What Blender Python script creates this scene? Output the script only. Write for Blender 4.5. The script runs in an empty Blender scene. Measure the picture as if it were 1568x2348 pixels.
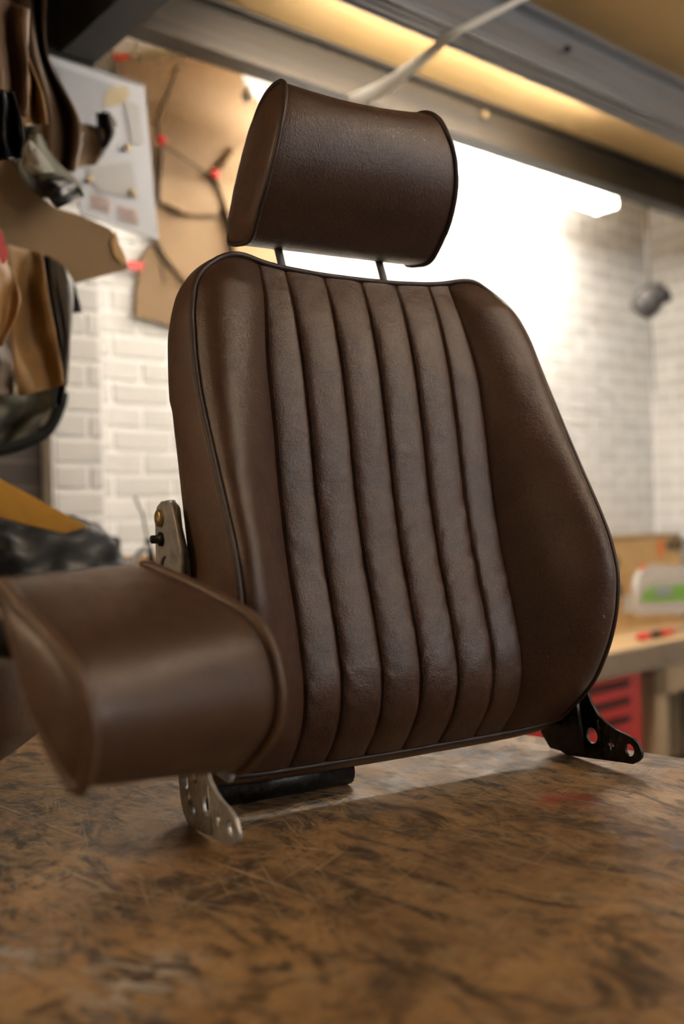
import bpy, bmesh, math, random
import numpy as np
from mathutils import Vector, Matrix, noise

# ------------------------------------------------------------------ camera, light, exposure
SC = bpy.context.scene
COL = SC.collection
CAM_H, F_PX, ROLL = 0.356, 2200.0, 0.026
cd = bpy.data.cameras.new('camera')
cam = bpy.data.objects.new('camera', cd); COL.objects.link(cam)
cd.sensor_fit = 'VERTICAL'; cd.sensor_height = 36.0; cd.lens = F_PX / 2348 * 36.0
cd.clip_start = 0.02
_er = Vector((1, 0, -ROLL)).normalized(); _eu = Vector((ROLL, 0, 1)).normalized()
cam.matrix_world = Matrix(((_er.x, _eu.x, 0, 0), (_er.y, _eu.y, -1, 0), (_er.z, _eu.z, 0, CAM_H), (0, 0, 0, 1)))
cd.dof.use_dof = True; cd.dof.focus_distance = 1.22; cd.dof.aperture_fstop = 2.0
SC.camera = cam
SC.view_settings.view_transform = 'Standard'; SC.view_settings.look = 'None'
SC.view_settings.gamma = 1.0; SC.view_settings.use_curve_mapping = False
SC.view_settings.exposure = 0.20
CY = SC.cycles
CY.max_bounces = 4; CY.diffuse_bounces = 2; CY.glossy_bounces = 2; CY.transmission_bounces = 2; CY.transparent_max_bounces = 4
CY.caustics_reflective = False; CY.caustics_refractive = False
CY.use_adaptive_sampling = True; CY.adaptive_min_samples = 12; CY.adaptive_threshold = 0.18; CY.sample_clamp_indirect = 6.0
wd = bpy.data.worlds.new('world'); SC.world = wd; wd.use_nodes = True
wd.node_tree.nodes['Background'].inputs[0].default_value = (0.75, 0.85, 1.0, 1)
wd.node_tree.nodes['Background'].inputs[1].default_value = 0.25
TUBE_E = 110.0          # strength of the lamp tubes in view
ROOM_E = 28.0          # strength of the other ceiling tubes
WINDOW_W = 52.0        # daylight entering through the window behind the camera

# ------------------------------------------------------------------ frames
C0 = np.array([0, 0, CAM_H])
E1 = np.array([0.766, 0.643, 0.0]); E2 = np.array([-0.643, 0.766, 0.0]); EZ = np.array([0, 0, 1.0])
RZ = math.atan2(0.643, 0.766)
TOP, FLOOR = CAM_H + 1.41, -0.93
WALL_B, WALL_R, WALL_L, WALL_F = 2.82, 4.524, -2.6, -3.2
def rp(a, b, z): return a * E1 + b * E2 + z * EZ           # room frame -> world
def ray(x, y):
    a = (x - 784) / F_PX; b = -(y - 1174) / F_PX
    k = 1 + ROLL * ROLL
    return np.array([(a + ROLL * b) / k, 1.0, (b - ROLL * a) / k])
def plane(x, y, P, N):
    d = ray(x, y); return C0 + d * (np.dot(N, np.asarray(P) - C0) / np.dot(N, d))
def at(x, y, c): return plane(x, y, E2 * c, E2)            # a point measured on a plane parallel to the back wall
def project(P):
    P = np.asarray(P, float); a = P[0] / P[1]; b = (P[2] - CAM_H) / P[1]
    return 784 + F_PX * (a - ROLL * b), 1174 - F_PX * (b + ROLL * a)

# ------------------------------------------------------------------ helpers
def tag(o, label=None, cat=None, group=None, kind=None):
    if label: o['label'] = label
    if cat: o['category'] = cat
    if group: o['group'] = group
    if kind: o['kind'] = kind
    return o
def empty(name, loc=(0, 0, 0)):
    o = bpy.data.objects.new(name, None); o.location = loc; o.empty_display_size = 0.05
    COL.objects.link(o); return o
def link(name, me, mat, parent=None, smooth=True):
    if mat is not None and len(me.materials) == 0: me.materials.append(mat)
    if smooth:
        me.polygons.foreach_set('use_smooth', [True] * len(me.polygons))
    o = bpy.data.objects.new(name, me); COL.objects.link(o)
    if parent is not None:
        o.parent = parent
        o.matrix_parent_inverse = Matrix.Translation(-Vector(parent.matrix_basis.translation)) if parent.parent is None else Matrix.Identity(4)
    return o
def mesh(name, verts, faces, mat, parent=None, smooth=True):
    me = bpy.data.meshes.new(name)
    me.from_pydata([tuple(map(float, v)) for v in verts], [], [tuple(f) for f in faces]); me.update()
    bm = bmesh.new(); bm.from_mesh(me); bmesh.ops.recalc_face_normals(bm, faces=bm.faces); bm.to_mesh(me); bm.free()
    return link(name, me, mat, parent, smooth)
def grid_faces(nr, nc, close_c=False, close_r=False, off=0):
    F = []
    for i in range(nr if close_r else nr - 1):
        for j in range(nc if close_c else nc - 1):
            a = i * nc + j; b = i * nc + (j + 1) % nc; i2 = (i + 1) % nr
            F.append((off + a, off + b, off + i2 * nc + (j + 1) % nc, off + i2 * nc + j))
    return F
def gridmesh(name, G, mat, parent=None, close_c=False, close_r=False, smooth=True):
    G = np.asarray(G); nr, nc = G.shape[:2]
    return mesh(name, G.reshape(-1, 3), grid_faces(nr, nc, close_c, close_r), mat, parent, smooth)
def resample(pts, n, closed=False):
    P = np.asarray(pts, float)
    if closed: P = np.vstack([P, P[:1]])
    L = np.r_[0, np.cumsum(np.linalg.norm(np.diff(P, axis=0), axis=1))]
    t = np.linspace(0, L[-1], n, endpoint=not closed)
    return np.stack([np.interp(t, L, P[:, k]) for k in range(P.shape[1])], 1)
def smooth_curve(pts, n, closed=False):
    P = np.asarray(pts, float); m = len(P); out = []
    segs = m if closed else m - 1
    for i in range(segs):
        g = lambda k: P[k % m] if closed else P[min(max(k, 0), m - 1)]
        p0, p1, p2, p3 = g(i - 1), g(i), g(i + 1), g(i + 2)
        for t in np.linspace(0, 1, 12, endpoint=False):
            out.append(.5 * (2 * p1 + (p2 - p0) * t + (2 * p0 - 5 * p1 + 4 * p2 - p3) * t * t + (3 * p1 - p0 - 3 * p2 + p3) * t ** 3))
    if not closed: out.append(P[-1])
    return resample(out, n, closed)
def tube(name, pts, rad, mat, parent=None, closed=False, seg=8):
    P = np.asarray(pts, float); n = len(P)
    T = (np.roll(P, -1, 0) - np.roll(P, 1, 0)) if closed else np.gradient(P, axis=0)
    T = T / np.maximum(np.linalg.norm(T, axis=1, keepdims=True), 1e-9)
    ref = np.array([0, 0, 1.0]) if abs(T[0][2]) < .9 else np.array([1.0, 0, 0])
    N = ref - T[0] * ref.dot(T[0]); N /= np.linalg.norm(N); rings = []
    R = np.broadcast_to(np.asarray(rad, float), (n,))
    for i in range(n):
        N = N - T[i] * N.dot(T[i]); N /= max(np.linalg.norm(N), 1e-9); B = np.cross(T[i], N)
        rings.append([P[i] + R[i] * (math.cos(a) * N + math.sin(a) * B) for a in np.linspace(0, 2 * math.pi, seg, endpoint=False)])
    V = np.array(rings).reshape(-1, 3).tolist(); F = grid_faces(n, seg, True, closed)
    if not closed:
        F += [tuple(range(seg))[::-1], tuple(range((n - 1) * seg, n * seg))]
    return mesh(name, V, F, mat, parent)
def bevel_mesh(bm, w, seg=2):
    bmesh.ops.bevel(bm, geom=bm.edges[:], offset=w, segments=seg, affect='EDGES', profile=.5, clamp_overlap=True)
def box(name, lo, hi, mat, parent=None, bev=.004, room=True, seg=2):
    """a bevelled box; lo / hi in the room frame (along wall, depth, height) or in world axes"""
    bm = bmesh.new(); bmesh.ops.create_cube(bm, size=1)
    lo = np.array(lo, float); hi = np.array(hi, float)
    for v in bm.verts:
        v.co = Vector((lo + hi) / 2 + np.array(v.co) * (hi - lo))
    if bev: bevel_mesh(bm, bev, seg)
    if room:
        for v in bm.verts: v.co = Vector(rp(*v.co))
    me = bpy.data.meshes.new(name); bm.to_mesh(me); bm.free()
    return link(name, me, mat, parent, False)
def plate(name, loops, origin, ax, ay, az, thick, mat, parent=None, bev=.0006):
    """flat plate with holes: first loop outer, others holes, in (ax, ay); extruded both ways along az"""
    cu = bpy.data.curves.new(name, 'CURVE'); cu.dimensions = '2D'; cu.fill_mode = 'BOTH'
    cu.extrude = max(thick / 2 - bev, 1e-4); cu.bevel_depth = bev; cu.bevel_resolution = 1
    for lp in loops:
        s = cu.splines.new('POLY'); s.points.add(len(lp) - 1); s.use_cyclic_u = True
        for p, q in zip(s.points, lp): p.co = (q[0], q[1], 0, 1)
    ob = bpy.data.objects.new(name, cu); COL.objects.link(ob)
    dg = bpy.context.evaluated_depsgraph_get()
    me = bpy.data.meshes.new_from_object(ob.evaluated_get(dg)); bpy.data.objects.remove(ob)
    ax, ay, az, origin = [np.asarray(q, float) for q in (ax, ay, az, origin)]
    co = np.zeros(len(me.vertices) * 3); me.vertices.foreach_get('co', co); co = co.reshape(-1, 3)
    W = origin + co[:, :1] * ax + co[:, 1:2] * ay + co[:, 2:] * az
    me.vertices.foreach_set('co', W.ravel()); me.update()
    bm = bmesh.new(); bm.from_mesh(me); bmesh.ops.recalc_face_normals(bm, faces=bm.faces); bm.to_mesh(me); bm.free()
    me.name = name
    return link(name, me, mat, parent, False)
def circle(cx, cy, r, ry=None, n=24):
    ry = r if ry is None else ry
    return [(cx + r * math.cos(a), cy + ry * math.sin(a)) for a in np.linspace(0, 2 * math.pi, n, endpoint=False)]
def lathe(name, prof, origin, axis, mat, parent=None, seg=24):
    axis = np.asarray(axis, float); axis = axis / np.linalg.norm(axis)
    ref = np.array([0, 0, 1.0]) if abs(axis[2]) < .9 else np.array([1.0, 0, 0])
    X = np.cross(axis, ref); X /= np.linalg.norm(X); Y = np.cross(axis, X); V = []; F = []
    for r, t in prof:
        for a in np.linspace(0, 2 * math.pi, seg, endpoint=False):
            V.append(np.asarray(origin) + axis * t + r * (math.cos(a) * X + math.sin(a) * Y))
    F = grid_faces(len(prof), seg, True)
    F += [tuple(range(seg)), tuple(range((len(prof) - 1) * seg, len(prof) * seg))]
    return mesh(name, V, F, mat, parent)
def interp(x, xs, ys): return np.interp(x, xs, ys)
def sstep(x): x = np.clip(x, 0, 1); return x * x * (3 - 2 * x)

# ------------------------------------------------------------------ materials
def material(name, color, rough=.5, metal=0.0, spec=.5):
    m = bpy.data.materials.new(name); m.use_nodes = True
    b = m.node_tree.nodes['Principled BSDF']
    b.inputs['Base Color'].default_value = (*color, 1); b.inputs['Roughness'].default_value = rough
    b.inputs['Metallic'].default_value = metal; b.inputs['Specular IOR Level'].default_value = spec
    return m
def N(m, t, **kw):
    n = m.node_tree.nodes.new(t)
    for k, v in kw.items(): setattr(n, k, v)
    return n
def L(m, a, b): m.node_tree.links.new(a, b)
def bsdf(m): return m.node_tree.nodes['Principled BSDF']
def coords(m, scale=(1, 1, 1), rot=(0, 0, 0)):
    t = N(m, 'ShaderNodeTexCoord'); out = t.outputs['Object']
    if rot != (0, 0, 0):
        r_ = N(m, 'ShaderNodeMapping'); r_.inputs['Rotation'].default_value = rot; L(m, out, r_.inputs['Vector']); out = r_.outputs[0]
    mp = N(m, 'ShaderNodeMapping'); mp.inputs['Scale'].default_value = scale
    L(m, out, mp.inputs['Vector']); return mp.outputs[0]
def tex_noise(m, vec, scale, detail=4, rough=.55, dist=0.0):
    n = N(m, 'ShaderNodeTexNoise'); n.inputs['Scale'].default_value = scale; n.inputs['Detail'].default_value = min(detail, 4)
    n.inputs['Roughness'].default_value = rough; n.inputs['Distortion'].default_value = dist
    L(m, vec, n.inputs['Vector']); return n.outputs['Fac']
def ramp(m, fac, stops):
    r = N(m, 'ShaderNodeValToRGB'); e = r.color_ramp.elements
    while len(e) > 1: e.remove(e[-1])
    e[0].position = stops[0][0]; e[0].color = (*stops[0][1], 1)
    for p, c in stops[1:]:
        q = e.new(p); q.color = (*c, 1)
    L(m, fac, r.inputs[0]); return r.outputs[0]
def mixc(m, fac, a, b, mode='MIX'):
    n = N(m, 'ShaderNodeMix', data_type='RGBA', blend_type=mode)
    if isinstance(fac, (int, float)): n.inputs[0].default_value = fac
    else: L(m, fac, n.inputs[0])
    for i, v in ((6, a), (7, b)):
        if isinstance(v, tuple): n.inputs[i].default_value = (*v, 1)
        else: L(m, v, n.inputs[i])
    return n.outputs[2]
def bump(m, hts, strength=.3, dist=.001, prev=None):
    b = N(m, 'ShaderNodeBump'); b.inputs['Strength'].default_value = strength; b.inputs['Distance'].default_value = dist
    L(m, hts, b.inputs['Height'])
    if prev is not None: L(m, prev, b.inputs['Normal'])
    L(m, b.outputs[0], bsdf(m).inputs['Normal']); return b.outputs[0]
def maprange(m, v, a, b, c, d):
    n = N(m, 'ShaderNodeMapRange')
    for i, x in zip((1, 2, 3, 4), (a, b, c, d)): n.inputs[i].default_value = x
    L(m, v, n.inputs[0]); return n.outputs[0]

def leather(name, c1, c2, rough=(.34, .5), grain=1.0, spec=.5):
    m = material(name, c1, .42, 0, spec); v = coords(m)
    big = tex_noise(m, v, 14, 5, .6, .6); fine = tex_noise(m, v, 320, 4, .6)
    vor = N(m, 'ShaderNodeTexVoronoi'); vor.inputs['Scale'].default_value = 900; L(m, v, vor.inputs['Vector'])
    col = mixc(m, maprange(m, big, .3, .7, 0, 1), c1, c2)
    col = mixc(m, maprange(m, fine, .38, .72, 0, .55), col, tuple(min(1, x * 1.7) for x in c2))
    L(m, col, bsdf(m).inputs['Base Color'])
    mid = tex_noise(m, v, 55, 4, .6)
    L(m, maprange(m, mid, .3, .7, rough[0], rough[1]), bsdf(m).inputs['Roughness'])
    wr = tex_noise(m, coords(m, (45, 45, 80)), 1.0, 4, .6, .6)
    med = tex_noise(m, v, 170, 5, .7)
    p = bump(m, vor.outputs['Distance'], .16 * grain, .0006)
    p = bump(m, fine, .30 * grain, .0008, p)
    p = bump(m, med, .16 * grain, .0014, p)
    bump(m, wr, .055 * grain, .003, p)
    return m
M = {}
M['leather'] = leather('seat_leather', (.034, .0148, .0082), (.056, .0262, .0152), (.29, .43), 2.0)
M['leather_side'] = leather('seat_side_leather', (.070, .034, .0175), (.088, .046, .025), (.38, .5), .7)
M['pipe'] = leather('piping_leather', (.022, .0125, .009), (.034, .019, .013), (.45, .58), .3)
M['leather_roll'] = leather('headrest_leather', (.042, .0195, .0105), (.058, .029, .0165), (.34, .46), .5)
M['thread'] = material('thread', (.02, .010, .006), .7)
M['chrome'] = material('chrome', (.90, .90, .90), .16, .5)
m = M['zinc'] = material('zinc_plate', (.55, .54, .52), .4, .55); v = coords(m)
L(m, ramp(m, tex_noise(m, v, 60, 5, .65, .5), [(.3, (.30, .285, .265)), (.55, (.50, .485, .46)), (.8, (.62, .61, .59))]), bsdf(m).inputs['Base Color'])
L(m, maprange(m, tex_noise(m, v, 140, 3), .3, .7, .36, .55), bsdf(m).inputs['Roughness'])
m = M['black_steel'] = material('oily_black_steel', (.022, .021, .02), .32, .55); v = coords(m)
L(m, ramp(m, tex_noise(m, v, 90, 5, .6), [(.35, (.012, .012, .012)), (.6, (.035, .033, .031)), (.8, (.11, .10, .09))]), bsdf(m).inputs['Base Color'])
bump(m, tex_noise(m, v, 260, 4), .3, .001)
M['bare_edge'] = material('worn_steel', (.45, .44, .42), .35, 1.0)
M['brass'] = material('brass_screw', (.55, .40, .2), .35, 1.0)
M['black_plastic'] = material('black_plastic', (.014, .014, .015), .5)
M['black_rubber'] = material('black_rubber', (.010, .010, .010), .7, 0, .15)

m = M['table'] = material('worn_table_board', (.2, .12, .06), .5); 
v = coords(m, (1, 1, 1), (0, 0, -RZ)); vs = coords(m, (3.2, 7, 1), (0, 0, .8))
cloud = tex_noise(m, v, 4.5, 7, .68, 1.0); fib = tex_noise(m, coords(m, (11, 30, 1), (0, 0, .9)), 1.6, 7, .74, .8)
col = ramp(m, cloud, [(.30, (.10, .056, .024)), (.45, (.23, .128, .052)), (.58, (.34, .195, .080)), (.75, (.43, .265, .125))])
col = mixc(m, maprange(m, fib, .48, .68, 0, .6), col, (.36, .235, .12))
dark = tex_noise(m, vs, 3.0, 8, .72, 1.6)
col = mixc(m, maprange(m, dark, .47, .62, 0, .92), col, (.030, .020, .012))
pat = tex_noise(m, coords(m, (5, 5, 1)), 2.2, 7, .7, .4)
col = mixc(m, maprange(m, pat, .53, .68, 0, .85), col, (.042, .028, .016))
spk = tex_noise(m, v, 42, 4, .7, .3)
col = mixc(m, maprange(m, spk, .59, .70, 0, .85), col, (.035, .023, .014))
scf = tex_noise(m, coords(m, (8, 14, 1), (0, 0, .9)), 1.3, 8, .75, .6)
col = mixc(m, maprange(m, scf, .54, .68, 0, .55), col, (.44, .29, .15))
fin = tex_noise(m, v, 70, 5, .7)
col = mixc(m, maprange(m, fin, .4, .65, 0, .35), col, (.10, .06, .03))
mask = maprange(m, tex_noise(m, v, 6, 3, .6), .42, .62, 0, 1)
for k, (sc, rt, w0) in enumerate((((2.0, 120, 1), .35, .625), ((3.4, 150, 1), 1.25, .64), ((2.6, 140, 1), -.55, .645), ((4.5, 160, 1), 2.1, .65), ((1.5, 90, 1), .75, .64))):
    sn = tex_noise(m, coords(m, sc, (0, 0, rt)), 1.5, 2, .5, .35)
    f_ = N(m, 'ShaderNodeMath', operation='MULTIPLY'); L(m, maprange(m, sn, w0, w0 + .06, 0, .55), f_.inputs[0]); L(m, mask, f_.inputs[1])
    col = mixc(m, f_.outputs[0], col, (.42, .32, .21))
def smear(col, centre, rad, lo, colour, amt):
    t_ = N(m, 'ShaderNodeTexCoord'); d_ = N(m, 'ShaderNodeVectorMath', operation='DISTANCE'); d_.inputs[1].default_value = (*centre, 0.0)
    L(m, t_.outputs['Object'], d_.inputs[0]); fall = maprange(m, d_.outputs['Value'], rad * .3, rad, 1, 0)
    nz = maprange(m, tex_noise(m, coords(m, (14, 40, 1), (0, 0, .4)), 2.0, 5, .65, .6), lo, lo + .12, 0, amt)
    f_ = N(m, 'ShaderNodeMath', operation='MULTIPLY'); L(m, fall, f_.inputs[0]); L(m, nz, f_.inputs[1])
    return mixc(m, f_.outputs[0], col, colour)
col = smear(col, (-.165, .735), .07, .47, (.46, .41, .36), .75)
col = smear(col, (-.275, .785), .05, .47, (.46, .41, .36), .7)
col = smear(col, (.262, 1.162), .05, .42, (.32, .05, .025), .8)
L(m, col, bsdf(m).inputs['Base Color'])
L(m, maprange(m, tex_noise(m, v, 26, 5, .6), .3, .7, .5, .78), bsdf(m).inputs['Roughness'])
bsdf(m).inputs['Specular IOR Level'].default_value = .35
p = bump(m, fib, .25, .002); bump(m, spk, .2, .002, p)

def wood(name, a, b, sc=(3, 30, 30), rot=(0, 0, 0)):
    m = material(name, a, .6); v = coords(m, sc, rot)
    L(m, ramp(m, tex_noise(m, v, 1.5, 6, .65, .8), [(.3, a), (.55, b), (.75, tuple(.55 * x for x in a))]), bsdf(m).inputs['Base Color'])
    return m
M['bench_wood'] = wood('bench_wood', (.42, .27, .13), (.55, .38, .2), (4, 18, 18))
M['bench_edge'] = wood('bench_edge_wood', (.17, .125, .08), (.27, .20, .13), (5, 16, 30))
M['post_wood'] = wood('post_wood', (.36, .25, .14), (.48, .34, .2), (20, 20, 3))
M['tray_wood'] = wood('tray_wood', (.30, .17, .06), (.40, .24, .10))
def cardboard(name, c, var=.12):
    m = material(name, c, .8, 0, .2); v = coords(m)
    L(m, ramp(m, tex_noise(m, v, 5, 4, .6), [(.3, tuple(x * (1 - var) for x in c)), (.7, tuple(min(1, x * (1 + var)) for x in c))]), bsdf(m).inputs['Base Color'])
    return m
M['card'] = cardboard('brown_card', (.25, .165, .092)); M['card2'] = cardboard('tan_card', (.29, .19, .10))
M['card3'] = cardboard('dull_card', (.22, .145, .08)); M['boxcard'] = cardboard('box_card', (.60, .38, .17))
M['paper'] = material('white_paper', (.52, .53, .56), .7); M['grey_print'] = material('grey_print', (.38, .39, .42), .8)
M['pale_print'] = material('pale_print', (.44, .435, .43), .8); M['orange_print'] = material('orange_print', (.58, .38, .30), .8)
M['tape_yellow'] = material('masking_tape', (.48, .40, .25), .7)
M['red'] = material('red_tape', (.60, .025, .02), .5); M['red_pin'] = material('red_pin', (.75, .02, .02), .4)
M['orange_ink'] = material('orange_ink', (.85, .17, .02), .6); M['black_ink'] = material('black_ink', (.03, .025, .02), .6)
M['edge_shadow'] = material('edge_shadow_line', (.12, .085, .055), .8)  # dark colour for card edges and the shadows along them
def hide(name, c, rough=.6, var=.3, spec=.4):
    m = material(name, c, rough, 0, spec); v = coords(m)
    L(m, ramp(m, tex_noise(m, v, 9, 6, .65, .6), [(.3, tuple(x * (1 - var) for x in c)), (.7, tuple(min(1, x * (1 + var)) for x in c))]), bsdf(m).inputs['Base Color'])
    bump(m, tex_noise(m, v, 70, 4), .25, .003); return m
M['h_tan'] = hide('tan_hide', (.22, .135, .08)); M['h_brown'] = hide('brown_hide', (.11, .062, .03)); M['h_rust'] = hide('rust_hide', (.27, .145, .045))
M['h_orange'] = hide('orange_hide', (.33, .17, .05)); M['h_black'] = hide('black_hide', (.010, .010, .011), .55, .3, .25); M['h_grey'] = hide('grey_vinyl', (.16, .155, .15), .4)
M['h_olive'] = hide('olive_suede', (.13, .125, .095), .85, .35, .1); M['h_pale'] = hide('pale_suede', (.30, .28, .23), .9, .2, .1); M['h_wine'] = hide('plum_hide', (.10, .06, .06))
M['foam'] = hide('yellow_foam', (.62, .33, .05), .8, .15)
m = M['brick'] = material('white_brick', (.7, .67, .62), .75, 0, .25)
oi = N(m, 'ShaderNodeObjectInfo'); v = coords(m)
L(m, mixc(m, tex_noise(m, v, 22, 4), ramp(m, oi.outputs['Random'], [(0, (.56, .54, .50)), (.5, (.64, .62, .58)), (1, (.71, .69, .65))]), (.64, .625, .59)), bsdf(m).inputs['Base Color'])
bump(m, tex_noise(m, v, 60, 4), .3, .003)
M['mortar'] = material('white_mortar', (.86, .84, .81), .85, 0, .2)
M['dark_wall'] = material('dark_brown_brick', (.07, .055, .045), .8); m = M['dark_wall']  # dark brown brick pattern, darker than the other walls
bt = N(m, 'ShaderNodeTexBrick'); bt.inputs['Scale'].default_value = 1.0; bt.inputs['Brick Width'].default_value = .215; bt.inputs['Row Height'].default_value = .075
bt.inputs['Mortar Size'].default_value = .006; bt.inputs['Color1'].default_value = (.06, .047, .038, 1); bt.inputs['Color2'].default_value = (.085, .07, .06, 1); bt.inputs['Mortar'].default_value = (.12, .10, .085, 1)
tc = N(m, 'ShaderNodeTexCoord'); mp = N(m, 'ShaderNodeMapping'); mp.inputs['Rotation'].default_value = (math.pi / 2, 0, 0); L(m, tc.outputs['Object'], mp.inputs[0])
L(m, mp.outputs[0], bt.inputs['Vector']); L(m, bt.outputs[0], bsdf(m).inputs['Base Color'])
M['plaster'] = material('pale_plaster', (.62, .58, .52), .85, 0, .2)
m = M['ceiling'] = material('ochre_ceiling', (.68, .45, .20), .75, 0, .2); v = coords(m)
L(m, ramp(m, tex_noise(m, v, 2.5, 4), [(.3, (.64, .42, .18)), (.7, (.72, .49, .23))]), bsdf(m).inputs['Base Color'])
m = M['floor'] = material('grey_concrete', (.14, .13, .12), .6); v = coords(m)
L(m, ramp(m, tex_noise(m, v, 3, 6), [(.3, (.09, .085, .08)), (.7, (.17, .16, .145))]), bsdf(m).inputs['Base Color'])
def streaky(name, a, b, c, rough, metal):
    m = material(name, a, rough, metal); v = coords(m, (1.2, 60, 60), (0, 0, -RZ))
    L(m, ramp(m, tex_noise(m, v, 1.0, 5, .6, .3), [(.3, a), (.5, b), (.72, c)]), bsdf(m).inputs['Base Color']); return m
M['steel_a'] = streaky('dark_steel', (.012, .011, .010), (.024, .018, .011), (.05, .033, .015), .5, .2)
M['steel_b'] = streaky('grey_steel', (.26, .27, .29), (.42, .43, .46), (.36, .31, .25), .42, .5)
M['black_paint'] = material('black_painted_steel', (.016, .015, .014), .55)
M['lamp_white'] = material('white_lamp_metal', (.82, .82, .80), .4)
M['red_paint'] = material('red_cabinet_paint', (.55, .018, .012), .35); M['dark_gap'] = material('dark_recess', (.02, .015, .012), .7)
M['strap'] = material('white_strap', (.72, .69, .62), .7)
M['grey_metal'] = material('dull_grey_metal', (.25, .24, .23), .45, .6)
M['lamp_dark'] = material('dark_grey_shell', (.05, .047, .045), .55)
m = M['plastic'] = material('clear_plastic', (.9, .9, .88), .12); bsdf(m).inputs['Alpha'].default_value = .38
M['green'] = material('green_card', (.22, .48, .07), .6); M['white_card'] = material('white_card', (.8, .79, .76), .6)
def emit(name, c, s):
    m = bpy.data.materials.new(name); m.use_nodes = True; b = bsdf(m)
    b.inputs['Base Color'].default_value = (.9, .9, .9, 1); b.inputs['Emission Color'].default_value = (*c, 1); b.inputs['Emission Strength'].default_value = s
    return m
M['tube'] = emit('lit_tube', (1.0, .95, .87), TUBE_E); M['tube_room'] = emit('lit_room_tube', (1.0, .88, .72), ROOM_E); M['tube_warm'] = emit('lit_warm_tube', (1.0, .76, .50), ROOM_E * 3.0); M['tube_bay'] = emit('lit_bay_tube', (1.0, .90, .76), ROOM_E * 3.8)

# ------------------------------------------------------------------ room shell
def slab(name, lo, hi, mat): return tag(box(name, lo, hi, mat, None, 0), kind='structure')
wall_back = slab('wall_back', (WALL_L, WALL_B, FLOOR), (WALL_R + .2, WALL_B + .2, TOP + .32), M['mortar'])
wall_right = slab('wall_right', (WALL_R, WALL_F, FLOOR), (WALL_R + .2, WALL_B, TOP + .32), M['mortar'])
wall_left = slab('wall_left', (WALL_L - .2, WALL_F, FLOOR), (WALL_L, WALL_B, TOP + .32), M['plaster'])
ceiling = slab('ceiling', (WALL_L - .2, WALL_F - .2, TOP), (WALL_R + .2, 2.25, TOP + .15), M['ceiling'])
bay = slab('ceiling_bay', (WALL_L - .2, 2.25, TOP + .30), (WALL_R + .2, WALL_B + .2, TOP + .42), M['ceiling'])
fascia = slab('trim_1', (WALL_L - .2, 2.235, TOP + .15), (WALL_R + .2, 2.25, TOP + .42), M['ceiling'])
floor = slab('floor', (WALL_L - .2, WALL_F - .2, FLOOR - .15), (WALL_R + .2, WALL_B + .2, FLOOR), M['floor'])
# wall behind the camera with one wide window
WX0, WX1, WZ0, WZ1 = 1.0, 4.2, .85, 1.64
wf = tag(empty('wall_front'), kind='structure')
for lo, hi in (((WALL_L, FLOOR), (WX0, TOP + .1)), ((WX1, FLOOR), (WALL_R, TOP + .1)), ((WX0, FLOOR), (WX1, WZ0)), ((WX0, WZ1), (WX1, TOP + .1))):
    box('wall_section', (lo[0], WALL_F - .2, lo[1]), (hi[0], WALL_F, hi[1]), M['plaster'], wf, 0)
win = tag(empty('window_1'), kind='structure')
for i in range(5):
    x = WX0 + (WX1 - WX0) * i / 4
    box('window_bar', (x - .03, WALL_F - .12, WZ0), (x + .03, WALL_F - .06, WZ1), M['lamp_white'], win, .004)
for z in (WZ0, WZ1):
    box('window_rail', (WX0, WALL_F - .12, z - .03), (WX1, WALL_F - .06, z + .03), M['lamp_white'], win, .004)
ld = bpy.data.lights.new('daylight', 'AREA'); ld.shape = 'RECTANGLE'; ld.size = WX1 - WX0; ld.size_y = WZ1 - WZ0; ld.energy = WINDOW_W; ld.color = (.88, .93, 1.0)
lo_ = bpy.data.objects.new('daylight', ld); COL.objects.link(lo_)
lo_.matrix_world = Matrix.Translation(Vector(rp((WX0 + WX1) / 2, WALL_F - .25, (WZ0 + WZ1) / 2))) @ Matrix(((E1[0], 0, -E2[0], 0), (E1[1], 0, -E2[1], 0), (0, 1, 0, 0), (0, 0, 0, 1)))

# bricks: one shared mesh, each brick in view an object of its own
PIER_C, PIER_E = 2.636, None
def brick_mesh(name, w, h, d):
    bm = bmesh.new(); bmesh.ops.create_cube(bm, size=1)
    for v in bm.verts: v.co = Vector((v.co.x * w, v.co.y * d, v.co.z * h))
    bevel_mesh(bm, .003, 1)
    me = bpy.data.meshes.new(name); bm.to_mesh(me); bm.free(); me.materials.append(M['brick']); return me
BW, BH, PW, PH = .203, .063, .215, .075
BRICKS = {}
def cut_brick(w):
    w = round(w, 3)
    if w not in BRICKS: BRICKS[w] = brick_mesh('brick', w, BH, .008)
    return BRICKS[w]
hide_poly = [(345, 700), (440, 590), (540, 575), (620, 600), (540, 560), (525, 530), (600, 250), (650, 186), (960, 250), (1045, 380), (1010, 560), (900, 600), (880, 640), (1050, 655),
             (1150, 690), (1210, 790), (1330, 1080), (1405, 1270), (1400, 1350), (370, 1350)]
def inside(x, y, P):
    c = False; n = len(P)
    for i in range(n):
        (x1, y1), (x2, y2) = P[i], P[(i + 1) % n]
        if (y1 > y) != (y2 > y) and x < (x2 - x1) * (y - y1) / (y2 - y1) + x1: c = not c
    return c
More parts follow.
